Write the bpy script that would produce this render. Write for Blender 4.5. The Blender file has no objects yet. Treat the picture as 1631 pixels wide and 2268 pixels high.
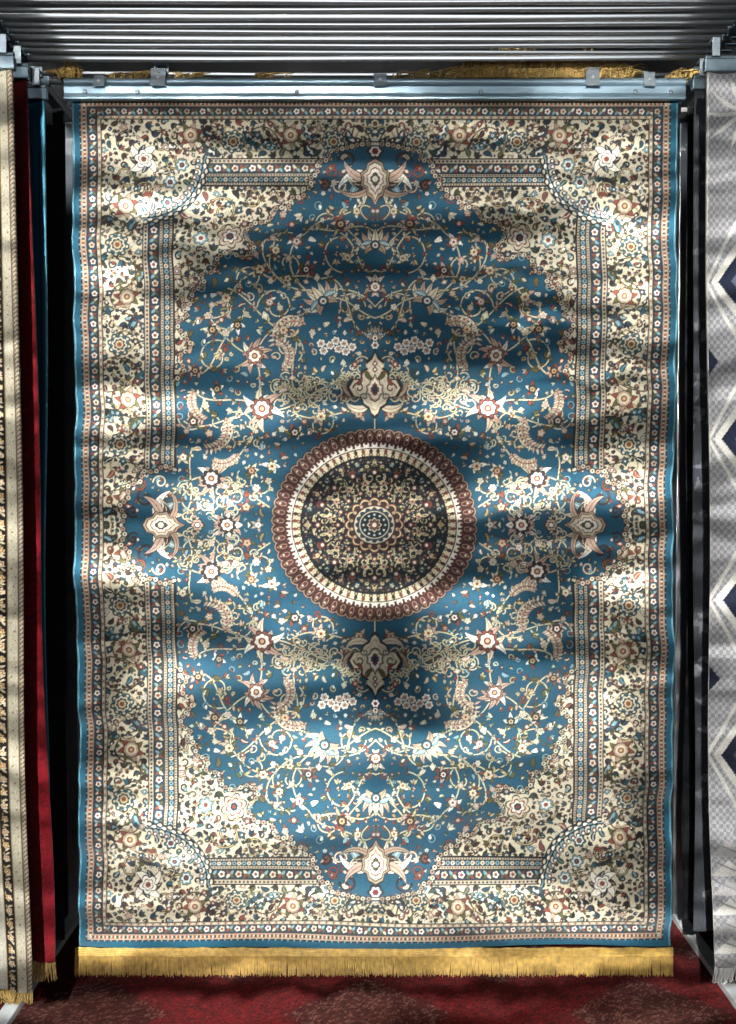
import bpy, math, random
import numpy as np
from mathutils import Vector
random.seed(7)
rng = np.random.default_rng(11)
PI = math.pi
scene = bpy.context.scene
col = scene.collection

# ------------------------------------------------------------------ camera geometry
F_PX, CX, CY = 1900.0, 815.5, 1134.0
DIST, CAMZ, PITCH = 2.87, 1.714, math.radians(1.5)
def P(px, py, Y=0.0):
    x = (px - CX) / F_PX; v = (CY - py) / F_PX
    dy = math.cos(PITCH) + v * math.sin(PITCH)
    dz = -math.sin(PITCH) + v * math.cos(PITCH)
    t = (Y + DIST) / dy
    return Vector((x * t, Y, CAMZ + dz * t))

def S(r, g, b):
    f = lambda c: (c / 255 / 12.92) if c / 255 <= .04045 else ((c / 255 + .055) / 1.055) ** 2.4
    return np.array((f(r), f(g), f(b)), dtype=np.float32)

# ------------------------------------------------------------------ materials
def new_mat(name):
    m = bpy.data.materials.new(name); m.use_nodes = True
    return m, m.node_tree.nodes, m.node_tree.links, m.node_tree.nodes['Principled BSDF']

def mat(name, base, rough=.6, metal=0., var=.25, scale=30., bump=0., bscale=200., sheen=0., stretch=(1, 1, 1)):
    m, N, L, b = new_mat(name)
    tc = N.new('ShaderNodeTexCoord'); mp = N.new('ShaderNodeMapping'); mp.inputs['Scale'].default_value = stretch
    L.new(tc.outputs['Object'], mp.inputs['Vector'])
    n = N.new('ShaderNodeTexNoise'); n.inputs['Scale'].default_value = scale; n.inputs['Detail'].default_value = 5
    L.new(mp.outputs[0], n.inputs['Vector'])
    r = N.new('ShaderNodeValToRGB')
    c = np.array(base, dtype=float)
    r.color_ramp.elements[0].position = .3; r.color_ramp.elements[1].position = .7
    r.color_ramp.elements[0].color = (*np.clip(c * (1 - var), 0, 1), 1)
    r.color_ramp.elements[1].color = (*np.clip(c * (1 + var), 0, 1), 1)
    L.new(n.outputs['Fac'], r.inputs['Fac']); L.new(r.outputs['Color'], b.inputs['Base Color'])
    b.inputs['Roughness'].default_value = rough; b.inputs['Metallic'].default_value = metal
    b.inputs['Sheen Weight'].default_value = sheen
    if bump:
        n2 = N.new('ShaderNodeTexNoise'); n2.inputs['Scale'].default_value = bscale
        L.new(mp.outputs[0], n2.inputs['Vector'])
        bp = N.new('ShaderNodeBump'); bp.inputs['Strength'].default_value = bump; bp.inputs['Distance'].default_value = .003
        L.new(n2.outputs['Fac'], bp.inputs['Height']); L.new(bp.outputs[0], b.inputs['Normal'])
    return m

def woven_mat(name, rough=.75, spec=.3, sheen=.2, var=.28, scale=420.):
    m, N, L, b = new_mat(name)
    at = N.new('ShaderNodeAttribute'); at.attribute_name = 'Col'
    tc = N.new('ShaderNodeTexCoord')
    mp = N.new('ShaderNodeMapping'); mp.inputs['Scale'].default_value = (1, 1, .45)
    L.new(tc.outputs['Object'], mp.inputs['Vector'])
    n = N.new('ShaderNodeTexNoise'); n.inputs['Scale'].default_value = scale; n.inputs['Detail'].default_value = 2
    L.new(mp.outputs[0], n.inputs['Vector'])
    n3 = N.new('ShaderNodeTexNoise'); n3.inputs['Scale'].default_value = 5; n3.inputs['Detail'].default_value = 4
    L.new(tc.outputs['Object'], n3.inputs['Vector'])
    mr = N.new('ShaderNodeMapRange'); mr.inputs[1].default_value = .3; mr.inputs[2].default_value = .7
    mr.inputs[3].default_value = 1 - var; mr.inputs[4].default_value = 1 + var
    L.new(n.outputs['Fac'], mr.inputs[0])
    mr2 = N.new('ShaderNodeMapRange'); mr2.inputs[1].default_value = .3; mr2.inputs[2].default_value = .7
    mr2.inputs[3].default_value = .86; mr2.inputs[4].default_value = 1.12
    L.new(n3.outputs['Fac'], mr2.inputs[0])
    mu = N.new('ShaderNodeMath'); mu.operation = 'MULTIPLY'
    L.new(mr.outputs[0], mu.inputs[0]); L.new(mr2.outputs[0], mu.inputs[1])
    vm = N.new('ShaderNodeVectorMath'); vm.operation = 'SCALE'
    L.new(at.outputs['Color'], vm.inputs[0]); L.new(mu.outputs[0], vm.inputs['Scale'])
    L.new(vm.outputs[0], b.inputs['Base Color'])
    b.inputs['Roughness'].default_value = rough; b.inputs['Specular IOR Level'].default_value = spec
    b.inputs['Sheen Weight'].default_value = sheen; b.inputs['Sheen Roughness'].default_value = .55
    bp = N.new('ShaderNodeBump'); bp.inputs['Strength'].default_value = .35; bp.inputs['Distance'].default_value = .002
    L.new(n.outputs['Fac'], bp.inputs['Height']); L.new(bp.outputs[0], b.inputs['Normal'])
    return m

M = {}
M['pile'] = woven_mat('silky_pile', .66, .16, .6)
M['wool'] = woven_mat('wool_pile', .9, .15, .1)
M['floor_pile'] = woven_mat('floor_pile', .95, .1, .05, .35, 160.)
M['steel'] = mat('brushed_steel', (.78, .8, .82), .34, .85, .1, 6, stretch=(.3, 30, 30))
M['alu'] = mat('blue_aluminium', (.4, .56, .68), .34, .8, .08, 8, stretch=(.4, 60, 60))
M['clip'] = mat('zinc_clip', (.5, .58, .64), .35, .8, .15, 40)
M['darkclip'] = mat('dark_bracket_steel', (.2, .26, .3), .45, 1., .2, 30)  # darker steel tone for end hooks and side clamp rails
M['painted'] = mat('white_painted_steel', (.62, .66, .68), .45, .0, .1, 20)
M['post'] = mat('grey_post_steel', (.34, .37, .39), .4, .8, .15, 12)
M['gold'] = mat('gold_fringe_yarn', (.5, .32, .075), .45, 0., .35, 60, sheen=.15)
M['goldtop'] = mat('tarnished_fringe_yarn', (.46, .31, .1), .7, 0., .4, 40)
M['whitefr'] = mat('white_fringe_yarn', (.5, .5, .48), .8, 0., .2, 60)
M['binding'] = mat('blue_binding', (.1, .26, .34), .6, 0., .25, 120)
M['backing'] = mat('rug_backing', (.03, .035, .045), .9, 0., .3, 50)
M['wall'] = mat('dark_wall', (.012, .014, .016), .9, 0., .3, 3)
M['ceiling'] = mat('grey_ceiling', (.3, .31, .32), .8, 0., .3, 1.2)
M['floor'] = mat('dark_floor', (.03, .022, .02), .8, 0., .3, 6)
M['paper'] = mat('paper_tag', (.8, .78, .72), .7, 0., .05, 30)

# ------------------------------------------------------------------ object helpers
def link(o, parent=None):
    col.objects.link(o)
    if parent: o.parent = parent
    return o
def tag(o, label=None, cat=None, group=None, kind=None):
    if label: o['label'] = label
    if cat: o['category'] = cat
    if group: o['group'] = group
    if kind: o['kind'] = kind
    return o
def thing(name, loc, label, cat, group=None):
    o = bpy.data.objects.new(name, None); o.location = loc; o.empty_display_size = .05
    link(o); return tag(o, label, cat, group)

class MB:
    def __init__(s): s.v = []; s.f = []
    def box(s, c, d, rx=0.):
        b = len(s.v); cx, cy, cz = c; hx, hy, hz = d[0] / 2, d[1] / 2, d[2] / 2
        for sx in (-1, 1):
            for sy in (-1, 1):
                for sz in (-1, 1):
                    y, z = sy * hy, sz * hz
                    s.v.append((cx + sx * hx, cy + y * math.cos(rx) - z * math.sin(rx), cz + y * math.sin(rx) + z * math.cos(rx)))
        for q in ((0, 1, 3, 2), (4, 6, 7, 5), (0, 4, 5, 1), (2, 3, 7, 6), (0, 2, 6, 4), (1, 5, 7, 3)):
            s.f.append(tuple(b + i for i in q))
        return s
    def tube(s, pts, r, n=8, cap=True):
        pts = [Vector(p) for p in pts]; b = len(s.v)
        rs = r if isinstance(r, (list, tuple)) else [r] * len(pts)
        for i, p in enumerate(pts):
            t = (pts[min(i + 1, len(pts) - 1)] - pts[max(i - 1, 0)]).normalized()
            a = Vector((0, 1, 0)) if abs(t.y) < .9 else Vector((1, 0, 0))
            u = t.cross(a).normalized(); w = t.cross(u)
            for k in range(n):
                th = 2 * PI * k / n
                s.v.append(tuple(p + (u * math.cos(th) + w * math.sin(th)) * rs[i]))
        for i in range(len(pts) - 1):
            for k in range(n):
                s.f.append((b + i * n + k, b + i * n + (k + 1) % n, b + (i + 1) * n + (k + 1) % n, b + (i + 1) * n + k))
        if cap:
            s.f.append(tuple(b + k for k in range(n))[::-1]); e = b + (len(pts) - 1) * n
            s.f.append(tuple(e + k for k in range(n)))
        return s
    def extrude_x(s, prof, x0, x1, n_seg=1, fy=None):
        b = len(s.v); n = len(prof)
        for i in range(n_seg + 1):
            t = i / n_seg; x = x0 + (x1 - x0) * t; oy, oz = fy(t) if fy else (0, 0)
            for (y, z) in prof: s.v.append((x, y + oy, z + oz))
        for i in range(n_seg):
            for k in range(n):
                a, c = b + i * n, b + (i + 1) * n
                s.f.append((a + k, a + (k + 1) % n, c + (k + 1) % n, c + k))
        s.f.append(tuple(b + k for k in range(n))[::-1]); s.f.append(tuple(b + n_seg * n + k for k in range(n)))
        return s
    def build(s, name, m, parent=None, smooth=True, bevel=0.):
        me = bpy.data.meshes.new(name); me.from_pydata(s.v, [], s.f); me.update()
        o = bpy.data.objects.new(name, me); me.materials.append(m)
        if smooth:
            for p in me.polygons: p.use_smooth = len(p.vertices) == 4
        link(o, parent)
        if bevel:
            md = o.modifiers.new('bevel', 'BEVEL'); md.width = bevel; md.segments = 2; md.limit_method = 'ANGLE'
        return o

def grid_object(name, pos, colr, m, parent=None):
    H, W = pos.shape[:2]
    me = bpy.data.meshes.new(name)
    me.vertices.add(H * W); me.vertices.foreach_set('co', pos.astype(np.float32).ravel())
    idx = np.arange(H * W, dtype=np.int32).reshape(H, W)
    q = np.stack([idx[:-1, :-1], idx[:-1, 1:], idx[1:, 1:], idx[1:, :-1]], -1).reshape(-1, 4)
    me.loops.add(q.size); me.loops.foreach_set('vertex_index', q.ravel())
    me.polygons.add(len(q)); me.polygons.foreach_set('loop_start', np.arange(len(q), dtype=np.int32) * 4)
    me.polygons.foreach_set('use_smooth', np.ones(len(q), dtype=bool))
    me.update(calc_edges=True)
    a = me.color_attributes.new('Col', 'FLOAT_COLOR', 'POINT')
    rgba = np.ones((H * W, 4), dtype=np.float32); rgba[:, :3] = colr.reshape(-1, 3)
    a.data.foreach_set('color', rgba.ravel())
    me.materials.append(m)
    return link(bpy.data.objects.new(name, me), parent)

# ------------------------------------------------------------------ weaving canvas
class Canvas:
    def __init__(s, W, H, st, base):
        s.s = st; s.nx = int(W / st); s.ny = int(H / st)
        s.x = (np.arange(s.nx) + .5) * st; s.y = (np.arange(s.ny) + .5) * st
        s.img = np.empty((s.ny, s.nx, 3), dtype=np.float32); s.img[:] = base
        s.X, s.Y = np.meshgrid(s.x, s.y); s.clip = None
    def win(s, x0, x1, y0, y1):
        i0 = max(0, int(x0 / s.s) - 1); i1 = min(s.nx, int(x1 / s.s) + 2)
        j0 = max(0, int(y0 / s.s) - 1); j1 = min(s.ny, int(y1 / s.s) + 2)
        if i0 >= i1 or j0 >= j1: return None
        return (slice(j0, j1), slice(i0, i1))
    def put(s, sl, m, c):
        if s.clip is not None: m = m & s.clip[sl]
        s.img[sl][m] = c
    def pmask(s, pts, sl):
        X = s.X[sl]; Y = s.Y[sl]; m = np.zeros(X.shape, bool)
        n = len(pts)
        for i in range(n):
            x0, y0 = pts[i]; x1, y1 = pts[(i + 1) % n]
            if y0 == y1: continue
            cnd = ((y0 > Y) != (y1 > Y)) & (X < (x1 - x0) * (Y - y0) / (y1 - y0) + x0)
            m ^= cnd
        return m
    def poly(s, pts, c):
        xs = [p[0] for p in pts]; ys = [p[1] for p in pts]
        sl = s.win(min(xs), max(xs), min(ys), max(ys))
        if sl: s.put(sl, s.pmask(pts, sl), c)
    def stroke(s, pts, w, c):
        h = w / 2
        for (x0, y0), (x1, y1) in zip(pts[:-1], pts[1:]):
            sl = s.win(min(x0, x1) - h, max(x0, x1) + h, min(y0, y1) - h, max(y0, y1) + h)
            if not sl: continue
            X = s.X[sl]; Y = s.Y[sl]; dx, dy = x1 - x0, y1 - y0; l2 = dx * dx + dy * dy + 1e-9
            t = np.clip(((X - x0) * dx + (Y - y0) * dy) / l2, 0, 1)
            s.put(sl, (X - x0 - t * dx) ** 2 + (Y - y0 - t * dy) ** 2 < h * h, c)
    def disc(s, x, y, r, c, ry=None):
        ry = ry or r
        sl = s.win(x - r, x + r, y - ry, y + ry)
        if sl: s.put(sl, ((s.X[sl] - x) / r) ** 2 + ((s.Y[sl] - y) / ry) ** 2 < 1, c)
    def lobed(s, x, y, R, k, rot, c, dep=.3, ys=1.):
        sl = s.win(x - R, x + R, y - R, y + R)
        if not sl: return
        X = s.X[sl] - x; Y = (s.Y[sl] - y) / ys
        th = np.arctan2(Y, X)
        s.put(sl, np.hypot(X, Y) < R * (1 - dep + dep * np.abs(np.cos(k * (th - rot) / 2))), c)
    def ring(s, x, y, r0, r1, c, ys=1.):
        sl = s.win(x - r1, x + r1, y - r1, y + r1)
        if not sl: return
        d = np.hypot(s.X[sl] - x, (s.Y[sl] - y) / ys)
        s.put(sl, (d >= r0) & (d < r1), c)
    def leaf(s, x, y, L, w, a, c, curve=0., out=None, o=1.6, rib=None):
        def shape(L, w, off):
            n = 8; ax = []; px, py = x - off * math.cos(a - curve / 2), y - off * math.sin(a - curve / 2)
            up = []; dn = []
            for i in range(n + 1):
                t = i / n; an = a + curve * (t - .5)
                ww = w * math.sin(PI * t ** .75)
                up.append((px - ww * math.sin(an), py + ww * math.cos(an)))
                dn.append((px + ww * math.sin(an), py - ww * math.cos(an))); ax.append((px, py))
                px += L / n * math.cos(an); py += L / n * math.sin(an)
            return up + dn[::-1], ax
        if out is not None: s.poly(shape(L + 2 * o, w + o, o)[0], out)
        p, ax = shape(L, w, 0); s.poly(p, c)
        if rib is not None: s.stroke(ax[1:-1], 1.3, rib)
    def flower(s, x, y, R, k, rot, layers, dep=.3):
        for f, c in layers: s.lobed(x, y, R * f, k, rot, c, dep if f > .45 else .1)
    def shape(s, x, y, sc, a, half, c):
        pts = [(-px, py) for px, py in half] + [(px, py) for px, py in half[::-1]]
        ca, sa = math.cos(a), math.sin(a)
        s.poly([(x + sc * (px * ca - py * sa), y + sc * (px * sa + py * ca)) for px, py in pts], c)

def bez(p0, p1, p2, p3, n=22):
    o = []
    for i in range(n + 1):
        t = i / n; u = 1 - t
        o.append(tuple(u ** 3 * a + 3 * u * u * t * b + 3 * u * t * t * c + t ** 3 * d for a, b, c, d in zip(p0, p1, p2, p3)))
    return o
def spiral(x, y, r, a0, turns, d=1, n=26):
    return [(x + r * (1 - .8 * i / n) * math.cos(a0 + d * 2 * PI * turns * i / n),
             y + r * (1 - .8 * i / n) * math.sin(a0 + d * 2 * PI * turns * i / n)) for i in range(n + 1)]
def smooth_path(pts, k=6):
    o = []; n = len(pts)
    for i in range(n - 1):
        p0 = pts[max(i - 1, 0)]; p1 = pts[i]; p2 = pts[i + 1]; p3 = pts[min(i + 2, n - 1)]
        for j in range(k):
            t = j / k
            o.append(tuple(.5 * (2 * b + (c - a) * t + (2 * a - 5 * b + 4 * c - d) * t * t + (3 * b - a - 3 * c + d) * t ** 3)
                           for a, b, c, d in zip(p0, p1, p2, p3)))
    o.append(pts[-1]); return o

BLUE = S(5, 70, 94); NAVY = S(6, 12, 22); CREAM = S(200, 192, 168); TAN = S(162, 138, 118); BROWN = S(50, 30, 26)
RUST = S(122, 60, 44); WHITE = S(226, 223, 212); OLIVE = S(84, 82, 42); LBLUE = S(112, 152, 164); GOLD = S(190, 172, 124)
PINK = S(182, 154, 136); DARK = S(11, 9, 11); RED = S(118, 22, 28); GREEN = S(40, 60, 38); SLATE = S(24, 50, 70); TEAL = S(22, 84, 100)
SAND = S(172, 160, 138)

# ------------------------------------------------------------------ the blue rug pattern, one quarter (mirrored twice)
WX, HY, ST = 656., 945., .7
C = Canvas(WX, HY, ST, BLUE)
R = random.Random(5)
INS = np.minimum(WX - C.X, (HY - C.Y) * 1.08)
def band(a, b, c): C.img[(INS >= a) & (INS < b)] = c
for a, b, c in ((0, 15, S(18, 82, 106)), (15, 18, NAVY), (18, 31, TAN), (31, 33, DARK), (33, 52, SLATE), (52, 54, DARK), (54, 60, SAND), (60, 63, DARK),
                (63, 151, CREAM), (151, 154, DARK), (154, 163, SAND), (163, 165, DARK), (165, 187, SLATE), (187, 189, DARK), (189, 195, SAND), (195, 197, DARK), (197, 208, SLATE), (208, 210, DARK), (210, 215, SAND), (215, 219, NAVY)):
    band(a, b, c)
D5 = np.hypot(C.X - 503, C.Y - 803)
main_mask = ((INS >= 63) & (INS < 151)) | ((D5 < 116) & (INS >= 63))

def along(ins, start, step, fn, lim=0):
    x = WX - ins; y = HY - ins / 1.08
    t = start; i = 0
    while t < y - lim: fn(x, t, PI / 2, i); t += step; i += 1
    t = start; i = 0
    while t < x - lim: fn(t, y, 0., i); t += step; i += 1
def dots(c1, c2, r):
    return lambda x, y, a, i: C.disc(x, y, r, c1 if i % 2 else c2)
along(25, 4, 9, dots(SLATE, RUST, 3.4)); along(57, 4, 8, dots(RUST, CREAM, 2.2)); along(16.5, 4, 7, dots(LBLUE, NAVY, 1.8))
along(25, 8.5, 9, dots(CREAM, GOLD, 2.))
along(158.5, 4, 9, dots(BROWN, SLATE, 2.6))
def guard(hw):
    def f(x, y, a, i):
        if i % 2 == 0:
            C.flower(x, y, hw * .92, 5, a, ((1., DARK), (.82, WHITE if i % 4 else CREAM), (.42, RUST)))
        else:
            for sg in (-1, 1):
                C.leaf(x, y, hw * 1.25, hw * .34, a + sg * .9, RUST if (i + sg) % 4 == 0 else CREAM, .6 * sg, DARK, 1.)
                C.leaf(x, y, hw * 1.25, hw * .34, a + PI + sg * .9, LBLUE if sg > 0 else OLIVE, .6 * sg, DARK, 1.)
    return f
along(43, 0, 17, guard(8.5)); along(176, 0, 19, guard(10))
def inner(x, y, a, i):
    C.disc(x, y, 4.6, CREAM if i % 2 else LBLUE); C.disc(x, y, 2.2, RUST if i % 2 else NAVY)
along(202.5, 6, 11, inner)
for iv in (192, 212.5): along(iv, 3, 6, dots(NAVY, BROWN, 1.7))
# rounded corner pieces: the cream border swells over the inner guards, with a scalloped rim
C.img[(D5 < 124) & (INS >= 151)] = CREAM
rim = (INS > 151)
C.clip = rim
for k in range(15):
    a = PI + .035 + k * (PI / 2 - .07) / 14
    C.disc(503 + 122 * math.cos(a), 803 + 122 * math.sin(a), 9.5, NAVY); C.disc(503 + 121 * math.cos(a), 803 + 121 * math.sin(a), 7.4, LBLUE if k % 2 else CREAM)
    C.disc(503 + 119 * math.cos(a), 803 + 119 * math.sin(a), 5., RUST if k % 2 else SLATE); C.disc(503 + 118 * math.cos(a), 803 + 118 * math.sin(a), 2.6, WHITE)
C.clip = None
for r0, r1, c in ((128, 131, NAVY), (131, 134.5, LBLUE), (134.5, 142, NAVY)): C.img[(D5 >= r0) & (D5 < r1) & rim] = c
C.clip = rim
for k in range(19):
    a = PI + .03 + k * (PI / 2 - .06) / 18; r_ = 137 + 2.5 * (-1) ** k
    C.disc(503 + r_ * math.cos(a), 803 + r_ * math.sin(a), 7., NAVY); C.leaf(503 + (r_ - 2) * math.cos(a - .035), 803 + (r_ - 2) * math.sin(a - .035), 12, 3., a + PI / 2, WHITE if k % 2 else CREAM, .9)
C.clip = None

# ---- main cream border
class Occ:
    def __init__(s): s.g = {}
    def cells(s, x, y, r):
        return ((i, j) for i in range(int((x - r) // 30), int((x + r) // 30) + 1) for j in range(int((y - r) // 30), int((y + r) // 30) + 1))
    def append(s, t):
        for c in s.cells(*t): s.g.setdefault(c, []).append(t)
    def free(s, x, y, r):
        for c in s.cells(x, y, r):
            for a, b, q in s.g.get(c, ()):
                if (x - a) ** 2 + (y - b) ** 2 < (r + q) ** 2: return False
        return True
occ = Occ()
def rosette(x, y, r, a=0.):
    C.flower(x, y, r, 8, a, ((1., DARK), (.9, TEAL), (.72, DARK), (.64, CREAM), (.5, SLATE), (.33, GOLD), (.2, RUST)), .22)
    for k in range(8): C.disc(x + r * .78 * math.cos(a + k * PI / 4), y + r * .78 * math.sin(a + k * PI / 4), r * .1, CREAM)
def pod(x, y, r, a=0.):
    for k in range(7): C.leaf(x, y, r * 1.15, r * .26, a + k * 2 * PI / 7, (RUST, OLIVE, TAN)[k % 3], .5, DARK, 1.4)
    C.lobed(x, y, r * .7, 9, a, DARK, .15); C.lobed(x, y, r * .62, 9, a, TAN, .12); C.lobed(x, y, r * .46, 5, a, CREAM, .1)
    C.disc(x, y, r * .26, RUST); C.disc(x, y, r * .13, GOLD)
def saz(x, y, L, w, a, cv, c, c2=CREAM):
    C.leaf(x, y, L, w, a, c, cv, DARK, 2.2); C.leaf(x + 2 * math.cos(a), y, L * .8, w * .45, a, c2, cv)
TULIP = [(0, 1.), (.2, .6), (.55, .9), (.6, .2), (.4, -.5), (.15, -1.), (0, -1.)]
BUD = [(0, 1.1), (.25, .7), (.5, .3), (.7, .55), (.75, .1), (.45, -.4), (.2, -.8), (0, -1.)]
def filler(mask, n, rmin, rmax, leafc, petc, outl, lst, gap=1.5, tries=40, ow=1.3, fl=.34):
    ys, xs = np.nonzero(mask); C.clip = mask
    if len(xs) == 0: return
    for _ in range(n):
        for _t in range(tries):
            j = R.randrange(len(xs)); x, y = C.x[xs[j]], C.y[ys[j]]; r = R.uniform(rmin, rmax)
            if lst.free(x, y, r + gap): break
        else: continue
        lst.append((x, y, r)); q = R.random(); a = R.uniform(0, 2 * PI)
        if q < fl:
            p = R.choice(petc)
            for sg in (-1, 1):
                C.leaf(x, y, r * 1.6, r * .3, a + sg * 1.9, R.choice(leafc), sg * .8, outl, ow)
            C.flower(x, y, r * .98, R.choice((5, 5, 6)), a, ((1., outl), (.8, p), (.46, R.choice(leafc)), (.28, WHITE), (.16, RUST)), .42)
        elif q < .55:
            for sg in (-1, 0, 1):
                C.leaf(x - r * .7 * math.cos(a), y - r * .7 * math.sin(a), r * 1.6, r * .33, a + sg * .75, R.choice(leafc), sg * .8, outl, ow)
        elif q < .78:
            s_ = R.choice((-1, 1))
            C.stroke(spiral(x, y, r, a, .9, s_, 14), 2.2 + ow * 1.4, outl); C.stroke(spiral(x, y, r, a, .9, s_, 14), 2.2, R.choice(leafc))
            C.leaf(x, y, r * 1.1, r * .3, a, R.choice(petc), 1., outl, ow)
        elif q < .88:
            C.leaf(x - r * math.cos(a), y - r * math.sin(a), r * 2.2, r * .48, a, R.choice(leafc), R.choice((-1.5, 1.5)), outl, 1.4, R.choice(petc))
        else:
            sh = R.choice((TULIP, BUD))
            C.shape(x, y, r * 1.15, a, sh, outl); C.shape(x, y, r * .88, a, sh, R.choice(petc)); C.shape(x, y, r * .5, a, sh, R.choice(leafc)); C.disc(x, y, r * .2, WHITE)

C.clip = main_mask
mx, my = WX - 107, HY - 107 / 1.08
for off in (0, 1):
    for k, t in enumerate((0, 60, 118, 178, 228, 278, 338, 398, 450, 503, 558, 613, 660, 700)):
        if off: t += 14
        sgn = 1 if (k + off) % 2 else -1
        v = bez((mx - 34 * sgn, t - 44), (mx + 44 * sgn, t - 36), (mx + 44 * sgn, t + 26), (mx - 6 * sgn, t + 30)); C.stroke(v, 3.4, BROWN); C.stroke(v, 1.5, GOLD if off else OLIVE)
    for k, t in enumerate((0, 46, 90, 136, 183, 246, 308, 354, 400)):
        if off: t += 14
        sgn = 1 if (k + off) % 2 else -1
        v = bez((t - 44, my - 30 * sgn), (t - 36, my + 40 * sgn), (t + 26, my + 40 * sgn), (t + 30, my - 6 * sgn)); C.stroke(v, 3.4, BROWN); C.stroke(v, 1.5, GOLD if off else OLIVE)
for k, t in enumerate((60, 178, 278, 398, 503, 613, 700)):
    x = mx + (9 if k % 2 else -7)
    for sg in (-1, 1):
        saz(x - sg * 26, t + 30 * sg, 46, 8, PI / 2 * sg + .9, 1.9 * sg, (SLATE, OLIVE, TEAL)[k % 3], LBLUE)
    (rosette if k % 2 else pod)(x, t, 27, .2); occ.append((x, t, 26))
for k, t in enumerate((90, 183, 308, 400)):
    y = my + (8 if k % 2 else -6)
    for sg in (-1, 1): saz(t + 30 * sg, y - sg * 24, 46, 8, PI * (sg < 0) + .7, 1.8 * sg, (SLATE, LBLUE, TEAL)[k % 3], WHITE)
    (pod if k % 2 else rosette)(t, y, 26, .2); occ.append((t, y, 25))
for x, y, r, a, d in ((468, 838, 26, 1, 1), (540, 838, 26, 2, -1), (468, 768, 26, 5, -1), (540, 768, 26, 4, 1), (440, 800, 22, 3, 1), (505, 735, 22, 4, -1)):
    sp_ = spiral(x, y, r, a, 1.1, d); C.stroke(sp_, 6, DARK); C.stroke(sp_, 3.4, OLIVE if d > 0 else BROWN); C.stroke(sp_, 1.4, GOLD)
for k in range(8):
    a = k * PI / 4 + .2
    C.leaf(503, 803, 42 if k % 2 else 32, 8, a, (BROWN, WHITE, SLATE, WHITE)[k % 4], 1.3, DARK, 2, CREAM)
C.flower(503, 803, 22, 5, .2, ((1., DARK), (.88, WHITE), (.6, BROWN), (.5, WHITE), (.28, RUST)), .35); occ.append((503, 803, 32))
for x, y in ((445, 752), (452, 708), (420, 790)):
    C.flower(x, y, 16, 6, .1, ((1., DARK), (.85, LBLUE if x < 450 else TEAL), (.6, WHITE), (.4, SLATE), (.2, RUST))); occ.append((x, y, 16))
lc = (SLATE, NAVY, OLIVE, BROWN, BROWN, GREEN, TEAL, SLATE, RUST); pc = (PINK, RUST, LBLUE, WHITE, TEAL, SLATE, BROWN)
filler(main_mask, 170, 8, 11, lc, pc, DARK, occ, .5, fl=.1)
filler(main_mask, 520, 4.2, 6.6, lc, pc, DARK, occ, .2, fl=.08)
filler(main_mask, 600, 2.7, 4, lc, pc, BROWN, occ, .2, 20, .8, fl=.03)

# ---- field outline
outline = smooth_path([(0, 836), (34, 834), (66, 826), (96, 820), (104, 802), (124, 795), (126, 772), (141, 758), (138, 742), (158, 736), (156, 720), (180, 720), (188, 700), (220, 694),
    (232, 668), (266, 662), (282, 636), (262, 606), (282, 585), (320, 596), (345, 578), (348, 556), (376, 552), (372, 526), (398, 514), (398, 490),
    (420, 482), (410, 462), (432, 446), (418, 418), (402, 394), (428, 372), (416, 340), (437, 318)])
side = smooth_path([(437, 122), (462, 130), (482, 118), (508, 118), (514, 96), (540, 86), (538, 60), (556, 44), (548, 20), (556, 0)])
fieldpoly = [(0, 0), (0, 836)] + outline + [(437, 220)] + side
C.clip = None
full = (slice(0, C.ny), slice(0, C.nx))
fm = C.pmask(fieldpoly, full)
inside = (INS >= 219) & (D5 > 144)
spand = inside & ~fm
C.img[spand] = CREAM
C.img[fm] = BLUE
so = Occ()
C.clip = spand
for x, y, r, a, t, d in ((330, 690, 34, 0, 1.3, 1), (380, 640, 30, 2, 1.2, -1), (270, 715, 24, 1, 1.2, 1), (410, 560, 22, 3, 1.2, 1), (425, 500, 16, 1, 1., -1), (210, 725, 18, 0, 1., 1), (320, 640, 26, 4, 1.2, -1)):
    C.stroke(spiral(x, y, r, a, t, d), 6, BROWN); C.stroke(spiral(x, y, r, a, t, d), 2.4, GOLD)
C.flower(315, 632, 30, 6, .3, ((1., BROWN), (.88, CREAM), (.66, RUST), (.52, WHITE), (.3, SLATE), (.15, RUST)), .35); so.append((315, 632, 30))
C.flower(378, 628, 18, 6, .3, ((1., DARK), (.88, LBLUE), (.6, WHITE), (.3, RUST)), .3); so.append((378, 628, 18))
filler(spand, 70, 8, 12, lc, pc, DARK, so, .5, fl=.1)
filler(spand, 240, 4.5, 7, lc, pc, DARK, so, .2, fl=.08)
filler(spand, 260, 2.8, 4, lc, pc, BROWN, so, .2, 20, .8, fl=.05)
C.clip = None
def edging(path):
    C.stroke(path, 12, NAVY); C.stroke(path, 6, CREAM)
    last = path[0]; k = 0
    for p in path:
        if math.hypot(p[0] - last[0], p[1] - last[1]) > 10:
            C.disc(p[0], p[1], 6.4, DARK); C.disc(p[0], p[1], 4.8, CREAM if k % 2 else TAN); C.disc(p[0], p[1], 2.2, BROWN); last = p; k += 1
edging(outline); edging(side)
C.stroke([(437, 122), (437, 318)], 4, NAVY); C.stroke([(441, 122), (441, 318)], 2, CREAM)

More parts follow.
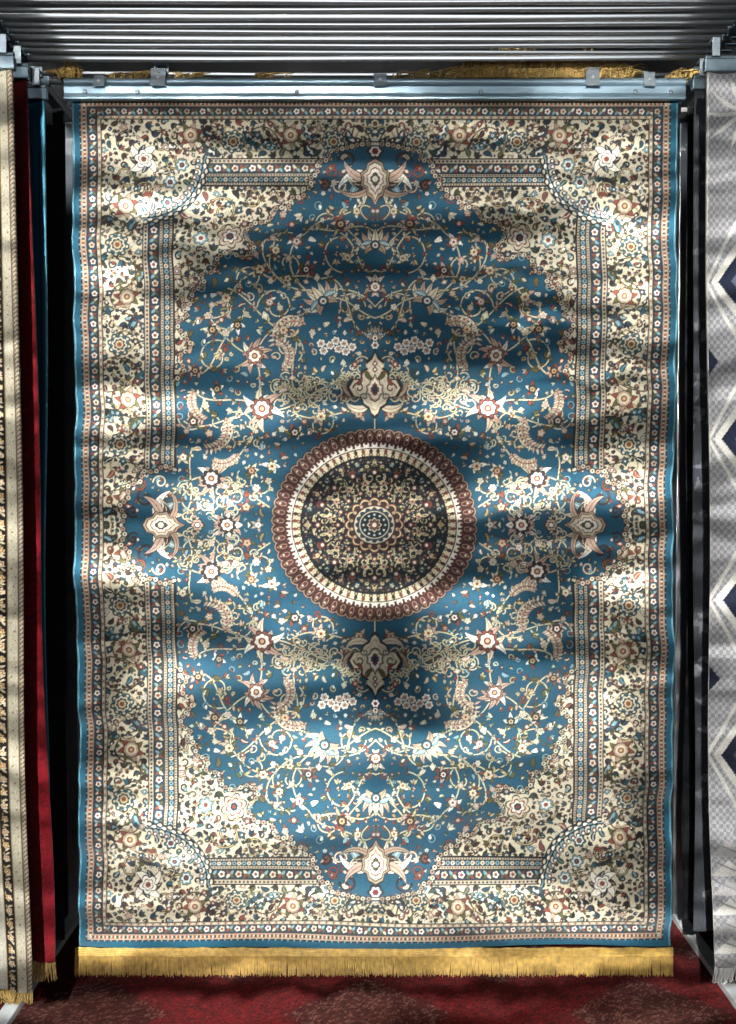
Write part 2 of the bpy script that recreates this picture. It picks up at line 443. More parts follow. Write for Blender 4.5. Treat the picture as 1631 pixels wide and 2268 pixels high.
# ---- field vines
fo = Occ()
C.clip = fm
VC = S(200, 192, 158)
BSH = S(4, 34, 50)
def vine(b, w=2.8, step=6):
    C.stroke(b, w + 2.2, BSH); C.stroke(b, w, VC)
    for i in range(2, len(b) - 2, step):
        a = math.atan2(b[i + 1][1] - b[i][1], b[i + 1][0] - b[i][0])
        for sg in ((-1, 1) if R.random() < .4 else (R.choice((-1, 1)),)):
            C.leaf(b[i][0], b[i][1], R.uniform(9, 14), 2.8, a + sg * .9, R.choice((VC, OLIVE, OLIVE, GOLD, RUST, PINK)), -.8 * sg, NAVY, 1.)
vines = [((0, 455), (46, 470), (52, 500), (100, 500)), ((6, 418), (80, 420), (40, 560), (120, 540)), ((113, 498), (190, 520), (210, 600), (150, 640)), ((0, 560), (40, 540), (30, 610), (75, 640)),
         ((20, 610), (60, 640), (100, 690), (60, 700)), ((120, 540), (180, 560), (230, 520), (250, 560)), ((113, 498), (150, 440), (230, 470), (263, 373)), ((263, 373), (330, 390), (330, 450), (380, 430)),
         ((263, 373), (240, 320), (260, 300), (248, 258)), ((248, 258), (180, 240), (150, 300), (60, 320)), ((248, 258), (300, 300), (360, 250), (400, 300)), ((248, 258), (330, 240), (380, 200), (420, 230)),
         ((248, 258), (270, 180), (300, 140), (358, 103)), ((358, 103), (410, 120), (430, 60), (470, 60)), ((358, 103), (300, 80), (330, 30), (323, 0)), ((230, 40), (260, 60), (300, 90), (330, 60)),
         ((40, 255), (90, 250), (130, 220), (180, 250)), ((160, 270), (210, 330), (150, 400), (180, 430)), ((250, 560), (300, 540), (330, 500), (320, 470)), ((150, 640), (120, 690), (60, 660), (20, 720)),
         ((320, 470), (350, 440), (390, 470), (396, 440)), ((180, 640), (220, 650), (230, 600), (210, 580)), ((0, 300), (60, 280), (80, 330), (150, 310)), ((400, 170), (420, 120), (380, 60), (420, 20)),
         ((0, 480), (70, 560), (150, 480), (210, 540)), ((210, 540), (270, 600), (240, 640), (200, 640)), ((180, 430), (240, 420), (260, 500), (320, 520)), ((300, 440), (360, 400), (340, 330), (400, 330)), ((0, 640), (40, 680), (90, 620), (130, 660))]
for sx, sy, sr, sa, stn, sd in ((70, 600, 46, -1.5, 1.1, 1), (190, 570, 44, 1, 1.2, -1), (330, 470, 46, 3, 1.2, 1), (215, 480, 42, 0, 1.2, 1), (350, 370, 40, 2, 1.1, -1), (55, 480, 34, 3.1, 1., -1), (300, 210, 44, 1, 1.1, 1),
                                (400, 240, 34, 0, 1.1, -1), (120, 225, 34, 2, 1., 1), (245, 90, 30, 1, 1., -1), (110, 660, 34, 4, 1.1, -1), (270, 540, 36, 5, 1.1, 1), (400, 60, 30, 4, 1., 1), (190, 390, 36, 4, 1.1, -1)):
    vine(spiral(sx, sy, sr, sa, stn, sd, 30), 2.6, 7)
for v in vines: vine(bez(*v))
for cx, cy, w, h, n in ((125, 300, 95, 36, 36), (335, 62, 80, 46, 34), (170, 270, 60, 40, 14), (300, 215, 60, 40, 12), (60, 330, 30, 30, 6)):
    for _ in range(n):
        x = cx + R.uniform(-w, w); y = cy + R.uniform(-h, h)
        sp_ = spiral(x, y, R.uniform(9, 20), R.uniform(0, 6.28), R.uniform(.6, 1.1), R.choice((-1, 1)), 16)
        C.stroke(sp_, 4.4, BSH); C.stroke(sp_, 2.5, VC)
def bigflower(x, y, r, a=0., p1=CREAM, p2=RUST):
    for k in range(13):
        C.leaf(x, y, r * (1.35 if k % 2 else 1.0) * R.uniform(.9, 1.1), r * .2, a + k * 2 * PI / 13, (p1, WHITE, PINK)[k % 3], R.choice((-1., 1.)), NAVY, 1.8, RUST)
    C.lobed(x, y, r * .7, 9, a, NAVY, .25); C.lobed(x, y, r * .62, 9, a, p2, .25); C.lobed(x, y, r * .5, 7, a, NAVY, .2); C.lobed(x, y, r * .44, 7, a, WHITE, .2); C.disc(x, y, r * .22, RED); C.disc(x, y, r * .12, GOLD)
    fo.append((x, y, r * 1.1))
def lotus(x, y, s, a):
    for sg in (-1, 1):
        C.leaf(x, y, s * 1.6, s * .22, a + sg * 1.15, CREAM, -sg * 1.7, NAVY, 1.8, SLATE); C.leaf(x, y, s * 1.4, s * .2, a + sg * .7, PINK, -sg * 1.2, NAVY, 1.8, RUST)
        C.leaf(x, y, s * 1.3, s * .18, a + sg * .32, CREAM, -sg * .7, NAVY, 1.8, BROWN)
        C.leaf(x, y, s * 1.15, s * .2, a + sg * 1.75, LBLUE, sg * 1.4, NAVY, 1.8, WHITE); C.leaf(x, y, s * 1., s * .22, a + sg * 2.4, TAN, sg * 1.2, NAVY, 1.8, OLIVE)
    C.leaf(x - 4 * math.cos(a), y - 4 * math.sin(a), s * 1.3, s * .24, a, CREAM, 0, NAVY, 1.8, RED); C.disc(x, y, s * .36, NAVY); C.disc(x, y, s * .29, TEAL); C.disc(x, y, s * .19, WHITE); C.disc(x, y, s * .11, RUST)
    fo.append((x, y, s * 1.05))
lotus(113, 492, 34, .9); lotus(0, 612, 31, PI / 2); bigflower(248, 258, 38, .2); bigflower(263, 373, 31, .5, PINK, S(150, 94, 72)); bigflower(358, 103, 33, .1, PINK, BROWN)
bigflower(323, 0, 30, 0, PINK, BROWN); bigflower(0, 523, 23, .3); lotus(0, 418, 18, PI / 2)
for x, y in ((80, 388), (98, 396), (64, 382), (112, 384), (86, 406), (68, 400), (118, 400), (50, 392)):
    C.flower(x, y, 11.5, 6, .2, ((1., NAVY), (.85, WHITE), (.5, NAVY), (.38, PINK), (.2, RUST))); fo.append((x, y, 9))
def sazbig(x, y, L, w, a, cv):
    C.leaf(x, y, L, w, a, CREAM, cv, NAVY, 2.6); C.leaf(x, y, L * .95, w * .66, a, BROWN, cv); C.leaf(x, y, L * .9, w * .36, a, PINK, cv)
    px, py = x, y
    for k in range(11):
        an = a + cv * ((k + .5) / 11 - .5); px += L / 11 * math.cos(an); py += L / 11 * math.sin(an)
        for sg in (-1, 1):
            C.leaf(px, py, w * 1.7, 2.6, an + sg * 1.1, CREAM if k % 2 else PINK, 0, NAVY, .9)
        C.disc(px, py, 1.8, RUST)
        fo.append((px, py, 11))
sazbig(150, 440, 100, 9, 0.15 - PI / 2 + .9, -2.3); sazbig(205, 340, 78, 8, PI / 2, -2.); sazbig(330, 240, 95, 9, -1.1, 2.); sazbig(395, 300, 74, 8, -1.8, -1.5); sazbig(300, 160, 60, 7, -.4, 1.6)
for x, y, r in ((35, 245, 14), (118, 240, 18), (175, 205, 18), (200, 430, 16), (225, 130, 17), (270, 120, 15), (400, 230, 16), (392, 340, 15), (355, 430, 16), (325, 500, 17), (250, 560, 17), (215, 600, 14),
                (170, 620, 17), (75, 660, 18), (40, 690, 14), (150, 560, 16), (60, 585, 13), (230, 490, 14), (300, 440, 15), (190, 540, 13), (345, 300, 15), (420, 150, 14), (280, 40, 14), (255, 0, 12)):
    p = R.choice((CREAM, WHITE, PINK)); k = R.choice((5, 6, 7)); a0 = R.random() * 6.28
    for j in range(k):
        C.leaf(x, y, r * R.uniform(1., 1.5), r * .28, a0 + j * 2 * PI / k, R.choice((p, p, OLIVE, RUST)), R.uniform(-1.1, 1.1), NAVY, 1.4)
    C.flower(x, y, r * .72, k, a0, ((1., NAVY), (.84, R.choice((RUST, BROWN, PINK, CREAM))), (.5, R.choice((WHITE, GOLD))), (.26, RED)), .3); fo.append((x, y, r))
for a in range(0, 91, 6): fo.append((205 * math.cos(math.radians(a)), 192 * math.sin(math.radians(a)), 27))
fo.append((0, 0, 205))
for k in range(9): fo.append((0, 270 + 12 * k, 50 - 4 * k)); fo.append((430 + 12 * k, 0, 24))
for k in range(7): fo.append((0, 740 + 14 * k, 30))
lf = (CREAM, RUST, OLIVE, LBLUE, GOLD, PINK, OLIVE, RUST); pf = (CREAM, WHITE, PINK, RUST, CREAM)
filler(fm, 160, 8, 12, lf, pf, NAVY, fo, 2.2, 40, fl=.18)
filler(fm, 270, 4.2, 6.6, lf, pf, NAVY, fo, 1.6, 40, 1.1, fl=.1)

# ---- pendants
SPADE = [(0, 1.35), (.1, 1.1), (.32, .9), (.26, .7), (.5, .55), (.46, .32), (.82, .3), (.98, .02), (.8, -.3), (.5, -.34), (.42, -.58), (.2, -.72), (.12, -.95), (0, -1.05)]
DROP = [(0, 1.), (.12, .74), (.3, .62), (.34, .36), (.54, .26), (.5, -.04), (.56, -.22), (.34, -.36), (.28, -.6), (0, -.75)]
def pendant(x, y, s, a, bg=BROWN):
    for sg in (-1, 1):
        C.leaf(x + sg * s * .4, y - s * .2, s * .95, s * .13, PI / 2 - sg * .9, TAN, sg * 1.8, NAVY, 2, BROWN); C.leaf(x + sg * s * .2, y - s * .6, s * .9, s * .12, PI / 2 - sg * 1.3, CREAM, sg * 1.6, NAVY, 2, RUST)
    C.shape(x, y, s, a, SPADE, NAVY); C.shape(x, y, s * .94, a, SPADE, bg); C.shape(x, y, s * .88, a, SPADE, CREAM); C.shape(x, y, s * .74, a, SPADE, TAN); C.shape(x, y, s * .7, a, SPADE, CREAM)
    for sg in (-1, 1):
        C.stroke(spiral(x + sg * s * .55, y, s * .2, 0, 1., sg, 16), 3, BROWN); C.stroke(spiral(x + sg * s * .28, y + s * .45, s * .14, 0, 1., sg, 16), 2.6, RUST); C.stroke(spiral(x + sg * s * .36, y - s * .3, s * .14, 0, 1., sg, 16), 2.4, SLATE)
        C.leaf(x + sg * s * .1, y + s * .3, s * .4, s * .07, PI / 2 - sg * .6, OLIVE, sg, BROWN, 1.2); C.leaf(x + sg * s * .6, y + s * .1, s * .3, s * .06, PI / 2 + sg * .4, RUST, -sg, BROWN, 1.2)
    C.shape(x, y - s * .05, s * .56, a, DROP, BROWN); C.shape(x, y - s * .05, s * .5, a, DROP, TAN); C.shape(x, y - s * .05, s * .42, a, DROP, WHITE); C.shape(x, y - s * .05, s * .28, a, DROP, RUST); C.shape(x, y - s * .05, s * .18, a, DROP, SLATE)
    for yy_ in (.62, .82): C.flower(x, y + s * yy_, s * .1, 5, 0, ((1., BROWN), (.75, RUST), (.4, WHITE)))
def cartouche(x, y, s, a):
    for sg in (-1, 1):
        for L, w, da, cv, c, rb in ((1.6, .15, 1.15, -1.9, WHITE, LBLUE), (1.3, .16, .75, -1.6, LBLUE, WHITE), (1.15, .14, 1.75, 1.8, CREAM, RUST), (1.4, .15, 2.2, 1.5, PINK, BROWN), (.9, .15, 1.5, 1.4, BROWN, CREAM), (1.0, .14, .35, -1., CREAM, OLIVE), (1.7, .1, 1.5, 2.2, TAN, BROWN)):
            C.leaf(x, y, s * L, s * w, a + PI / 2 + sg * da, c, sg * cv, NAVY, 1.8, rb)
    C.shape(x, y, s * .98, a, DROP, BROWN); C.shape(x, y, s * .9, a, DROP, TAN)
    C.shape(x, y, s * .8, a, DROP, BROWN); C.shape(x, y, s * .74, a, DROP, CREAM); C.shape(x, y, s * .56, a, DROP, RUST); C.shape(x, y, s * .49, a, DROP, WHITE); C.shape(x, y, s * .32, a, DROP, BROWN); C.shape(x, y, s * .24, a, DROP, OLIVE); C.disc(x, y, s * .1, WHITE)
C.clip = None
C.stroke([(0, 205), (0, 262)], 5, NAVY); C.stroke([(0, 205), (0, 262)], 2.4, CREAM)
pendant(0, 302, 64, 0)
for k, y in enumerate((396, 412)): C.flower(0, y, 11 - 3 * k, 6, 0, ((1., NAVY), (.8, WHITE), (.4, RUST)))
C.clip = fm
for x, y, r, a, d, c in ((60, 800, 20, 0, 1, BROWN), (92, 775, 16, 2, -1, RUST), (110, 745, 14, 1, 1, BROWN), (80, 745, 16, 3, 1, CREAM), (500, 60, 20, 1, -1, BROWN), (515, 88, 14, 2, 1, RUST), (470, 95, 16, 0, 1, CREAM), (530, 30, 14, 4, 1, BROWN)):
    C.stroke(spiral(x, y, r, a, 1.2, d), 5, NAVY); C.stroke(spiral(x, y, r, a, 1.2, d), 3, c)
C.clip = None
cartouche(0, 760, 62, PI); C.flower(0, 820, 19, 6, 0, ((1., DARK), (.88, BROWN), (.66, WHITE), (.4, RED)), .3)
for cc in (bez((18, 670), (40, 690), (34, 712), (12, 700)),): C.stroke(cc, 6, NAVY); C.stroke(cc, 4.4, OLIVE); C.stroke(cc, 1.8, CREAM)
cartouche(468, 0, 58, PI / 2); C.flower(388, 0, 16, 6, 0, ((1., NAVY), (.8, PINK), (.5, BROWN), (.3, WHITE)))
edging(outline[:48]); edging(side)

# ---- medallion
VS = .94
NP = 64
MAR = S(60, 25, 22); MDK = S(3, 22, 34)
def pol(r, a): return (r * math.cos(a), r * VS * math.sin(a))
C.ring(0, 0, 0, 217, NAVY, VS)
arcs = [k for k in range(NP) if -.3 < (k + .5) * 2 * PI / NP < PI / 2 + .3 or (k + .5) * 2 * PI / NP > 2 * PI - .3]
for rr_, rc, cc in ((214, 14, NAVY), (214, 12.2, TAN), (213.4, 10.8, MAR)):
    for k in arcs: x, y = pol(rr_, (k + .5) * 2 * PI / NP); C.disc(x, y, rc, cc)
C.ring(0, 0, 0, 212, MAR, VS)
for k in arcs:
    a = (k + .5) * 2 * PI / NP
    x, y = pol(196, a); C.leaf(x, y, 26, 5.4, a, TAN, 0); C.leaf(x + 2 * math.cos(a), y + 2 * math.sin(a), 22, 4.2, a, S(78, 36, 30), 0); x, y = pol(212, a); C.disc(x, y, 2.2, CREAM)
C.ring(0, 0, 0, 198, MAR, VS)
for k in range(NP):
    a = k * 2 * PI / NP
    x, y = pol(189, a); C.disc(x, y, 6.6, WHITE); x, y = pol(193, a); C.disc(x, y, 3.8, S(90, 40, 32))
C.ring(0, 0, 0, 184.5, WHITE, VS); C.ring(0, 0, 0, 182, DARK, VS); C.ring(0, 0, 0, 179.5, S(214, 204, 176), VS)
for k in range(NP):
    a = (k + .5) * 2 * PI / NP
    x, y = pol(180, a); C.leaf(x, y, 13, 4.2, a + PI, BROWN if k % 2 else RUST, .5); x, y = pol(166, a); C.disc(x, y, 4.4, BROWN); C.disc(x, y, 2.2, GOLD)
C.ring(0, 0, 0, 163, DARK, VS); C.ring(0, 0, 0, 160, MDK, VS)
GC = S(206, 194, 152)
for k in range(24):
    a = k * 2 * PI / 24
    x, y = pol(147, a)
    if k % 2: C.flower(x, y, 9, 5, a, ((1., NAVY), (.8, TEAL), (.5, CREAM), (.2, RUST)))
    else: C.leaf(x - 8 * math.cos(a), y - 8 * math.sin(a), 17, 4.4, a, GC, 0, RUST, 1.4, RUST)
    for sg in (-1, 1):
        x, y = pol(128, a + sg * .06); C.leaf(x, y, 15, 2.4, a + sg * 1.2, (OLIVE, GC, RUST)[(k + (sg > 0)) % 3], sg * .9)
mo = Occ()
for k in range(16):
    a = k * 2 * PI / 16
    for sg in (-1, 1):
        x, y = pol(112, a + sg * .1); C.stroke(spiral(x, y, 14, a + sg, .9, sg, 14), 2.4, GC)
        x, y = pol(88, a + sg * .13); C.stroke(spiral(x, y, 11, a + sg + 2, .9, -sg, 14), 2.2, GC)
        x, y = pol(96, a + sg * .12); C.leaf(x, y, 15, 3., a + sg * 1., GC, sg)
        x, y = pol(70, a + sg * .1); C.leaf(x, y, 13, 2.6, a + sg * .8, GC, -sg)
    x, y = pol(124, a); C.flower(x, y, 8.5, 5, a, ((1., MDK), (.8, RUST), (.4, WHITE))); mo.append((x, y, 8))
    x, y = pol(100, a + PI / 16); C.flower(x, y, 8, 5, a, ((1., MDK), (.8, PINK), (.4, RED))); mo.append((x, y, 7))
    x, y = pol(80, a); C.flower(x, y, 7, 5, a, ((1., MDK), (.8, RUST), (.4, CREAM))); mo.append((x, y, 6))
md_ = np.hypot(C.X, C.Y / VS); filler((md_ > 66) & (md_ < 158), 110, 2.8, 4.6, (GC, RUST, TEAL, OLIVE, GC), (GC, PINK, RUST), MDK, mo, .6, 30, 1.2, fl=.1); C.clip = None
C.lobed(0, 0, 66, 16, 0, RUST, .12, VS); C.lobed(0, 0, 63, 16, 0, GC, .12, VS); C.lobed(0, 0, 60, 16, 0, BROWN, .1, VS)
for k in range(16):
    a = (k + .5) * 2 * PI / 16; x, y = pol(51, a); C.disc(x, y, 4.6, RUST); C.disc(x, y, 2.8, CREAM); C.disc(x, y, 1.3, NAVY)
C.ring(0, 0, 0, 44, CREAM, VS); C.lobed(0, 0, 42.5, 16, 0, SLATE, .15, VS); C.ring(0, 0, 0, 33, CREAM, VS); C.ring(0, 0, 0, 31, DARK, VS)
for k in range(12):
    a = k * 2 * PI / 12; x, y = pol(24, a); C.disc(x, y, 4., TEAL); C.disc(x, y, 1.8, WHITE)
C.flower(0, 0, 16, 8, 0, ((1., CREAM), (.85, NAVY), (.65, RUST), (.3, WHITE)))

q = C.img
q = q[:q.shape[0] // 2 * 2, :q.shape[1] // 2 * 2]
q = (q[::2, ::2] + q[1::2, ::2] + q[::2, 1::2] + q[1::2, 1::2]) / 4
half = np.concatenate([q[:, ::-1], q], 1)
img = np.concatenate([half[::-1], half], 0)           # row 0 = bottom

# ------------------------------------------------------------------ build the blue rug
tl = P(160, 206); tr = P(1504, 206); blc = P(180, 2095); brc = P(1480, 2095)
x0 = (tl.x + blc.x) / 2; x1 = (tr.x + brc.x) / 2; zt, zb = tl.z, blc.z
H, W = img.shape[:2]
u = np.linspace(0, 1, W); v = np.linspace(0, 1, H)
U, V = np.meshgrid(u, v)
pos = np.empty((H, W, 3), dtype=np.float32)
ZZ = zb + (zt - zb) * V
def sag(U, V):
    w = .0045 * np.sin(V * 46 + 2.2 * np.sin(U * 5)) + .0035 * np.sin(V * 83 + 3 * np.sin(U * 3.1 + 1)) + .006 * np.sin(V * 17 + U * 2) + .0018 * np.sin(V * 151 + 4 * np.sin(U * 7 + V * 3))
    return w * np.clip((1 - V) * 6, 0, 1) * 1.5 + .004 * np.sin(U * 14 + V * 3) * (1 - V)
pos[..., 0] = x0 + (x1 - x0) * U + .004 * np.sin(V * 9) * (1 - V)
pos[..., 1] = -sag(U, V)
pos[..., 2] = ZZ
rug = thing('hanging_rug', ((x0 + x1) / 2, 0, zb), 'large blue and cream oriental rug with a round medallion and gold fringe', 'rug')
def local(o, p):
    o.parent = p; o.matrix_parent_inverse.identity(); o.location = -p.location
    return o
local(grid_object('pile', pos, img, M['pile']), rug)
bpos = pos[::40, ::40].copy(); bpos[..., 1] += .018
local(grid_object('backing', bpos, np.zeros(bpos.shape[:2] + (3,)), M['backing']), rug)
for xi in (0, -1):
    mb = MB(); mb.tube([tuple(pos[j, xi] + np.array((0, .004, 0))) for j in range(0, H, 12)], .005, 8)
    local(mb.build('binding', M['binding']), rug)

def fringe_mesh(x0, x1, ztop, zbot, n, yf, r=.0021, seed=1, lean=.012):
    rr = random.Random(seed); mb = MB()
    for k in range(n):
        t = (k + rr.random()) / n; x = x0 + (x1 - x0) * t; y = yf(t) + rr.uniform(-.006, .004)
        L = (ztop - zbot) * rr.uniform(.92, 1.02); dx = rr.gauss(0, lean * .4) + lean * math.sin(t * 23 + seed) * .6; dy = rr.uniform(-.008, .006)
        mb.tube([(x, y, ztop), (x + dx * .2, y + dy * .5 - .003, ztop - L * .35), (x + dx * .6, y + dy, ztop - L * .72), (x + dx, y + dy * 1.3, ztop - L)], [r, r * 1.15, r, r * .6], 4, False)
    return mb
zf = P(800, 2158).z
mb = fringe_mesh(x0 - .014, x1 + .008, zb - .016, zf, 1700, lambda t: -.006, .0015, 3, .005)
local(mb.build('fringe', M['gold']), rug)
mb = MB(); n = 160
hp = [(x0 - .014 + (x1 - x0 + .022) * i / n, -.012 + .0015 * math.sin(i * 1.7), zb - .012 + .0015 * math.sin(i * .6)) for i in range(n + 1)]
for dz in (.007, 0., -.007, -.014): mb.tube([(a, b, c + dz) for a, b, c in hp], .005, 6)
local(mb.build('fringe_heading', M['gold']), rug)
mb = MB(); rr = random.Random(9)
zr = P(800, 176).z
def tuft(pxa, pxb, ha, n, lie):
    for _ in range(n):
        px = rr.uniform(pxa, pxb); b = P(px, 182); hgt = ha * rr.uniform(.3, 1.) * math.sin(PI * min(max((px - pxa) / (pxb - pxa), .08), .92)) ** .5
        d = rr.gauss(lie, .025); y = rr.uniform(-.034, .012)
        mb.tube([(b.x, y, zr - .008), (b.x + d * .25, y - .006, zr + hgt * .7), (b.x + d * .7, y - .004, zr + hgt), (b.x + d, y - .012, zr + hgt * .72)], [.0024, .0026, .0022, .001], 4, False)
tuft(136, 185, .05, 90, -.01)
for a, b, h, n in ((245, 330, .018, 50), (390, 440, .014, 30), (560, 640, .01, 30), (870, 960, .02, 60), (940, 1050, .03, 80), (1010, 1100, .08, 280), (1060, 1180, .105, 460), (1160, 1260, .064, 280), (1230, 1330, .084, 360), (1310, 1400, .05, 180), (1470, 1524, .024, 50)):
    tuft(a, b, h, n, .03)
local(mb.build('top_fringe', M['goldtop']), rug)

# ------------------------------------------------------------------ clamp rail of the blue rug
ra, rb = P(148, 200), P(1513, 200)
zT, zM, zB = P(800, 178).z, P(800, 198).z, P(800, 227).z
rail = thing('hanging_rail', ((ra.x + rb.x) / 2, 0, zB), 'shiny blue grey aluminium clamp rail holding the top edge of the blue medallion rug', 'rail')
rm = (zT + zM) / 2; rr_ = (zT - zM) / 2
arc = [(-.016 - rr_ * math.sin(t), rm + rr_ * math.cos(t)) for t in np.linspace(0, PI, 13)]
prof = [(.02, zT)] + arc + [(-.03, zM - .003), (-.0255, zB + .02), (-.0285, zB + .018), (-.0245, zB + .010), (-.03, zB + .006), (-.029, zB), (-.012, zB), (-.012, zM - .01), (.012, zM - .01), (.012, zB), (.02, zB)]
o = MB().extrude_x(prof, ra.x, rb.x).build('profile', M['alu'], smooth=False); local(o, rail)
for px in (195, 310, 660, 1063, 1402, 1480):
    c = P(px, 212); mb = MB(); mb.tube([(c.x, -.018, c.z), (c.x, -.031, c.z), (c.x, -.0335, c.z)], [.0075, .0075, .004], 12)
    local(mb.build('screw', M['clip']), rail)
def clip(px, ytop, ybot, w, hook):
    c = P(px, ytop); b = P(px, ybot); s = MB(); ww = w / F_PX * DIST
    zt_, zb_ = c.z, b.z; hz = zt_ - zb_
    s.box((c.x, -.042, zb_ + hz * .3), (ww, .004, hz * .6), -.15); s.box((c.x, -.02, zb_ + hz * .62), (ww, .048, .004))
    if hook:
        for sg in (-1, 1): s.box((c.x + sg * ww * .4, .004, zb_ + hz * .82), (ww * .2, .005, hz * .4))
        s.box((c.x, -.008, zt_), (ww, .03, .005))
    else: s.box((c.x, .004, zb_ + hz * .82), (ww * .7, .004, hz * .36))
    o = local(s.build('clip', M['clip'], smooth=False, bevel=.001), rail)
    t = MB(); t.tube([(c.x, -.043, zb_ + hz * .3), (c.x, -.048, zb_ + hz * .3)], .005, 10); k = t.build('rivet', M['steel']); k.parent = o
for a in ((228, 168, 204, 24, 0), (357, 143, 204, 32, 1), (842, 160, 204, 28, 0), (1306, 140, 204, 30, 1), (1430, 156, 204, 24, 0)): clip(*a)
c = P(1519, 239); mb = MB(); mb.box((c.x, .012, c.z), (.02, .0008, .013), .2)
tag(mb.build('paper_tag', M['paper'], smooth=False), 'tiny white paper tag just past the right end of the clamp rail', 'tag')

# ------------------------------------------------------------------ overhead rails
RZ = CAMZ + 1.40
def rrect(w, h, r, tilt):
    o = []
    for sx, sy, a0 in ((1, 1, 0), (-1, 1, PI / 2), (-1, -1, PI), (1, -1, 1.5 * PI)):
        for k in range(4):
            a = a0 + k * PI / 6; y, z = sx * (w / 2 - r) + r * math.cos(a), sy * (h / 2 - r) + r * math.sin(a)
            o.append((y * math.cos(tilt) - z * math.sin(tilt), y * math.sin(tilt) + z * math.cos(tilt)))
    return o
def overhead(Y, label, h, tilt):
    t = thing('overhead_rail', (0, Y, RZ), label, 'rail', 'bare overhead rails of the rack')
    ph = Y * 50; tz = .005 * math.sin(Y * 91); ty = .006 * math.sin(Y * 133)
    mb = MB(); mb.extrude_x(rrect(.012, h, .0045, tilt), -1.10, 1.10, 14, lambda q: (.0012 * math.sin(q * 14 + ph) + ty * (q - .5), -.003 * math.sin(PI * q) + tz * (q - .5)))
    mb.build('tube', M['steel'], t)
    for sg in (-1, 1):
        h_ = MB(); h_.box((sg * 1.112, 0, .006), (.03, .012, .036)); h_.box((sg * 1.15, 0, .022), (.06, .012, .006))
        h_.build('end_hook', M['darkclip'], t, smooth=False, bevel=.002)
ords = ['first', 'second', 'third', 'fourth', 'fifth', 'sixth', 'seventh', 'eighth', 'ninth', 'tenth', 'eleventh', 'twelfth', 'thirteenth', 'fourteenth', 'fifteenth']
rt = random.Random(4)
for k in range(11):
    overhead(-.05 - .0405 * k, 'bare steel overhead rail, %s one in front of the blue rug' % ords[k], .013 if k % 3 else .018, rt.uniform(-.09, .09))
for k in range(2):
    overhead(.06 + .06 * k, 'bare steel overhead rail, %s one behind the blue rug' % ords[k], .014, 0.)

# ------------------------------------------------------------------ rack frames
def frame(sx, x, label):
    t = thing('rack_frame', (x, .45, 0), label, 'rack frame')
    mb = MB(); mb.box((0, .06, RZ / 2 + .02), (.05, .05, RZ + .0)); mb.build('post', M['post'], t, False, .004)
    mb = MB(); mb.box((0, -.5, .018), (.05, 1.35, .026)); mb.build('foot', M['painted'], t, False, .003)
    mb = MB(); mb.box((0, -.52, RZ + .045), (.04, 1.3, .03)); mb.build('top_beam', M['post'], t, False, .003)
frame(-1, -1.165, 'grey steel frame at the left with its pale foot bar on the red carpet')
frame(1, 1.232, 'grey steel frame at the right with its foot bar beside the grey geometric rug')

# ------------------------------------------------------------------ neighbouring rugs
def side_rug(label, rlabel, Y, yt, yb, et, eb, sg, width, canvas, m, fr=None, frl=.07, wav=.008):
    a = P(et, yt, Y); b = P(eb, yb, Y)
    im = canvas.img                      # column 0 = inner edge, row 0 = top
    ny, nx = im.shape[:2]
    u = np.linspace(0, 1, nx); v = np.linspace(0, 1, ny); U, V = np.meshgrid(u, v)
    p = np.empty((ny, nx, 3), dtype=np.float32)
    ex = a.x + (b.x - a.x) * V + wav * np.sin(V * 11 + Y * 9) * V
    p[..., 0] = ex + sg * width * U
    p[..., 1] = Y + .01 * np.sin(U * 20 + V * 4) + .012 * np.sin(V * 9) * V
    p[..., 2] = a.z + (b.z - a.z) * V
    t = thing('hanging_rug', (a.x, Y, b.z), label, 'rug')
    g = local(grid_object('pile', p if sg < 0 else p[:, ::-1], im if sg < 0 else im[:, ::-1], m), t)
    md = g.modifiers.new('thick', 'SOLIDIFY'); md.thickness = .011; md.offset = 0
    if fr:
        xi = p[-1, 0, 0]; xo = p[-1, -1, 0]
        mb = fringe_mesh(min(xi, xo), max(xi, xo), b.z + .004, b.z - frl, int(width * 400), lambda q: Y, .0022, int(abs(et)) + 1, .02)
        local(mb.build('fringe', fr), t)
    if rlabel:
        r = MB(); r.box((a.x + sg * (width / 2 - .004), Y, a.z + .012), (width + .012, .022, .036)); r.tube([(a.x - sg * .008, Y, a.z + .036), (a.x + sg * width, Y, a.z + .036)], .009, 10)
        o = thing('hanging_rail', (a.x, Y, a.z), rlabel, 'rail')
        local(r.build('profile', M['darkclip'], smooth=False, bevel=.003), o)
        k = MB(); k.box((a.x + sg * .02, Y - .014, a.z + .06), (.022, .004, .05)); k.box((a.x + sg * .02, Y - .002, a.z + .085), (.022, .028, .005))
        local(k.build('clip', M['clip'], smooth=False, bevel=.001), o)
    return t

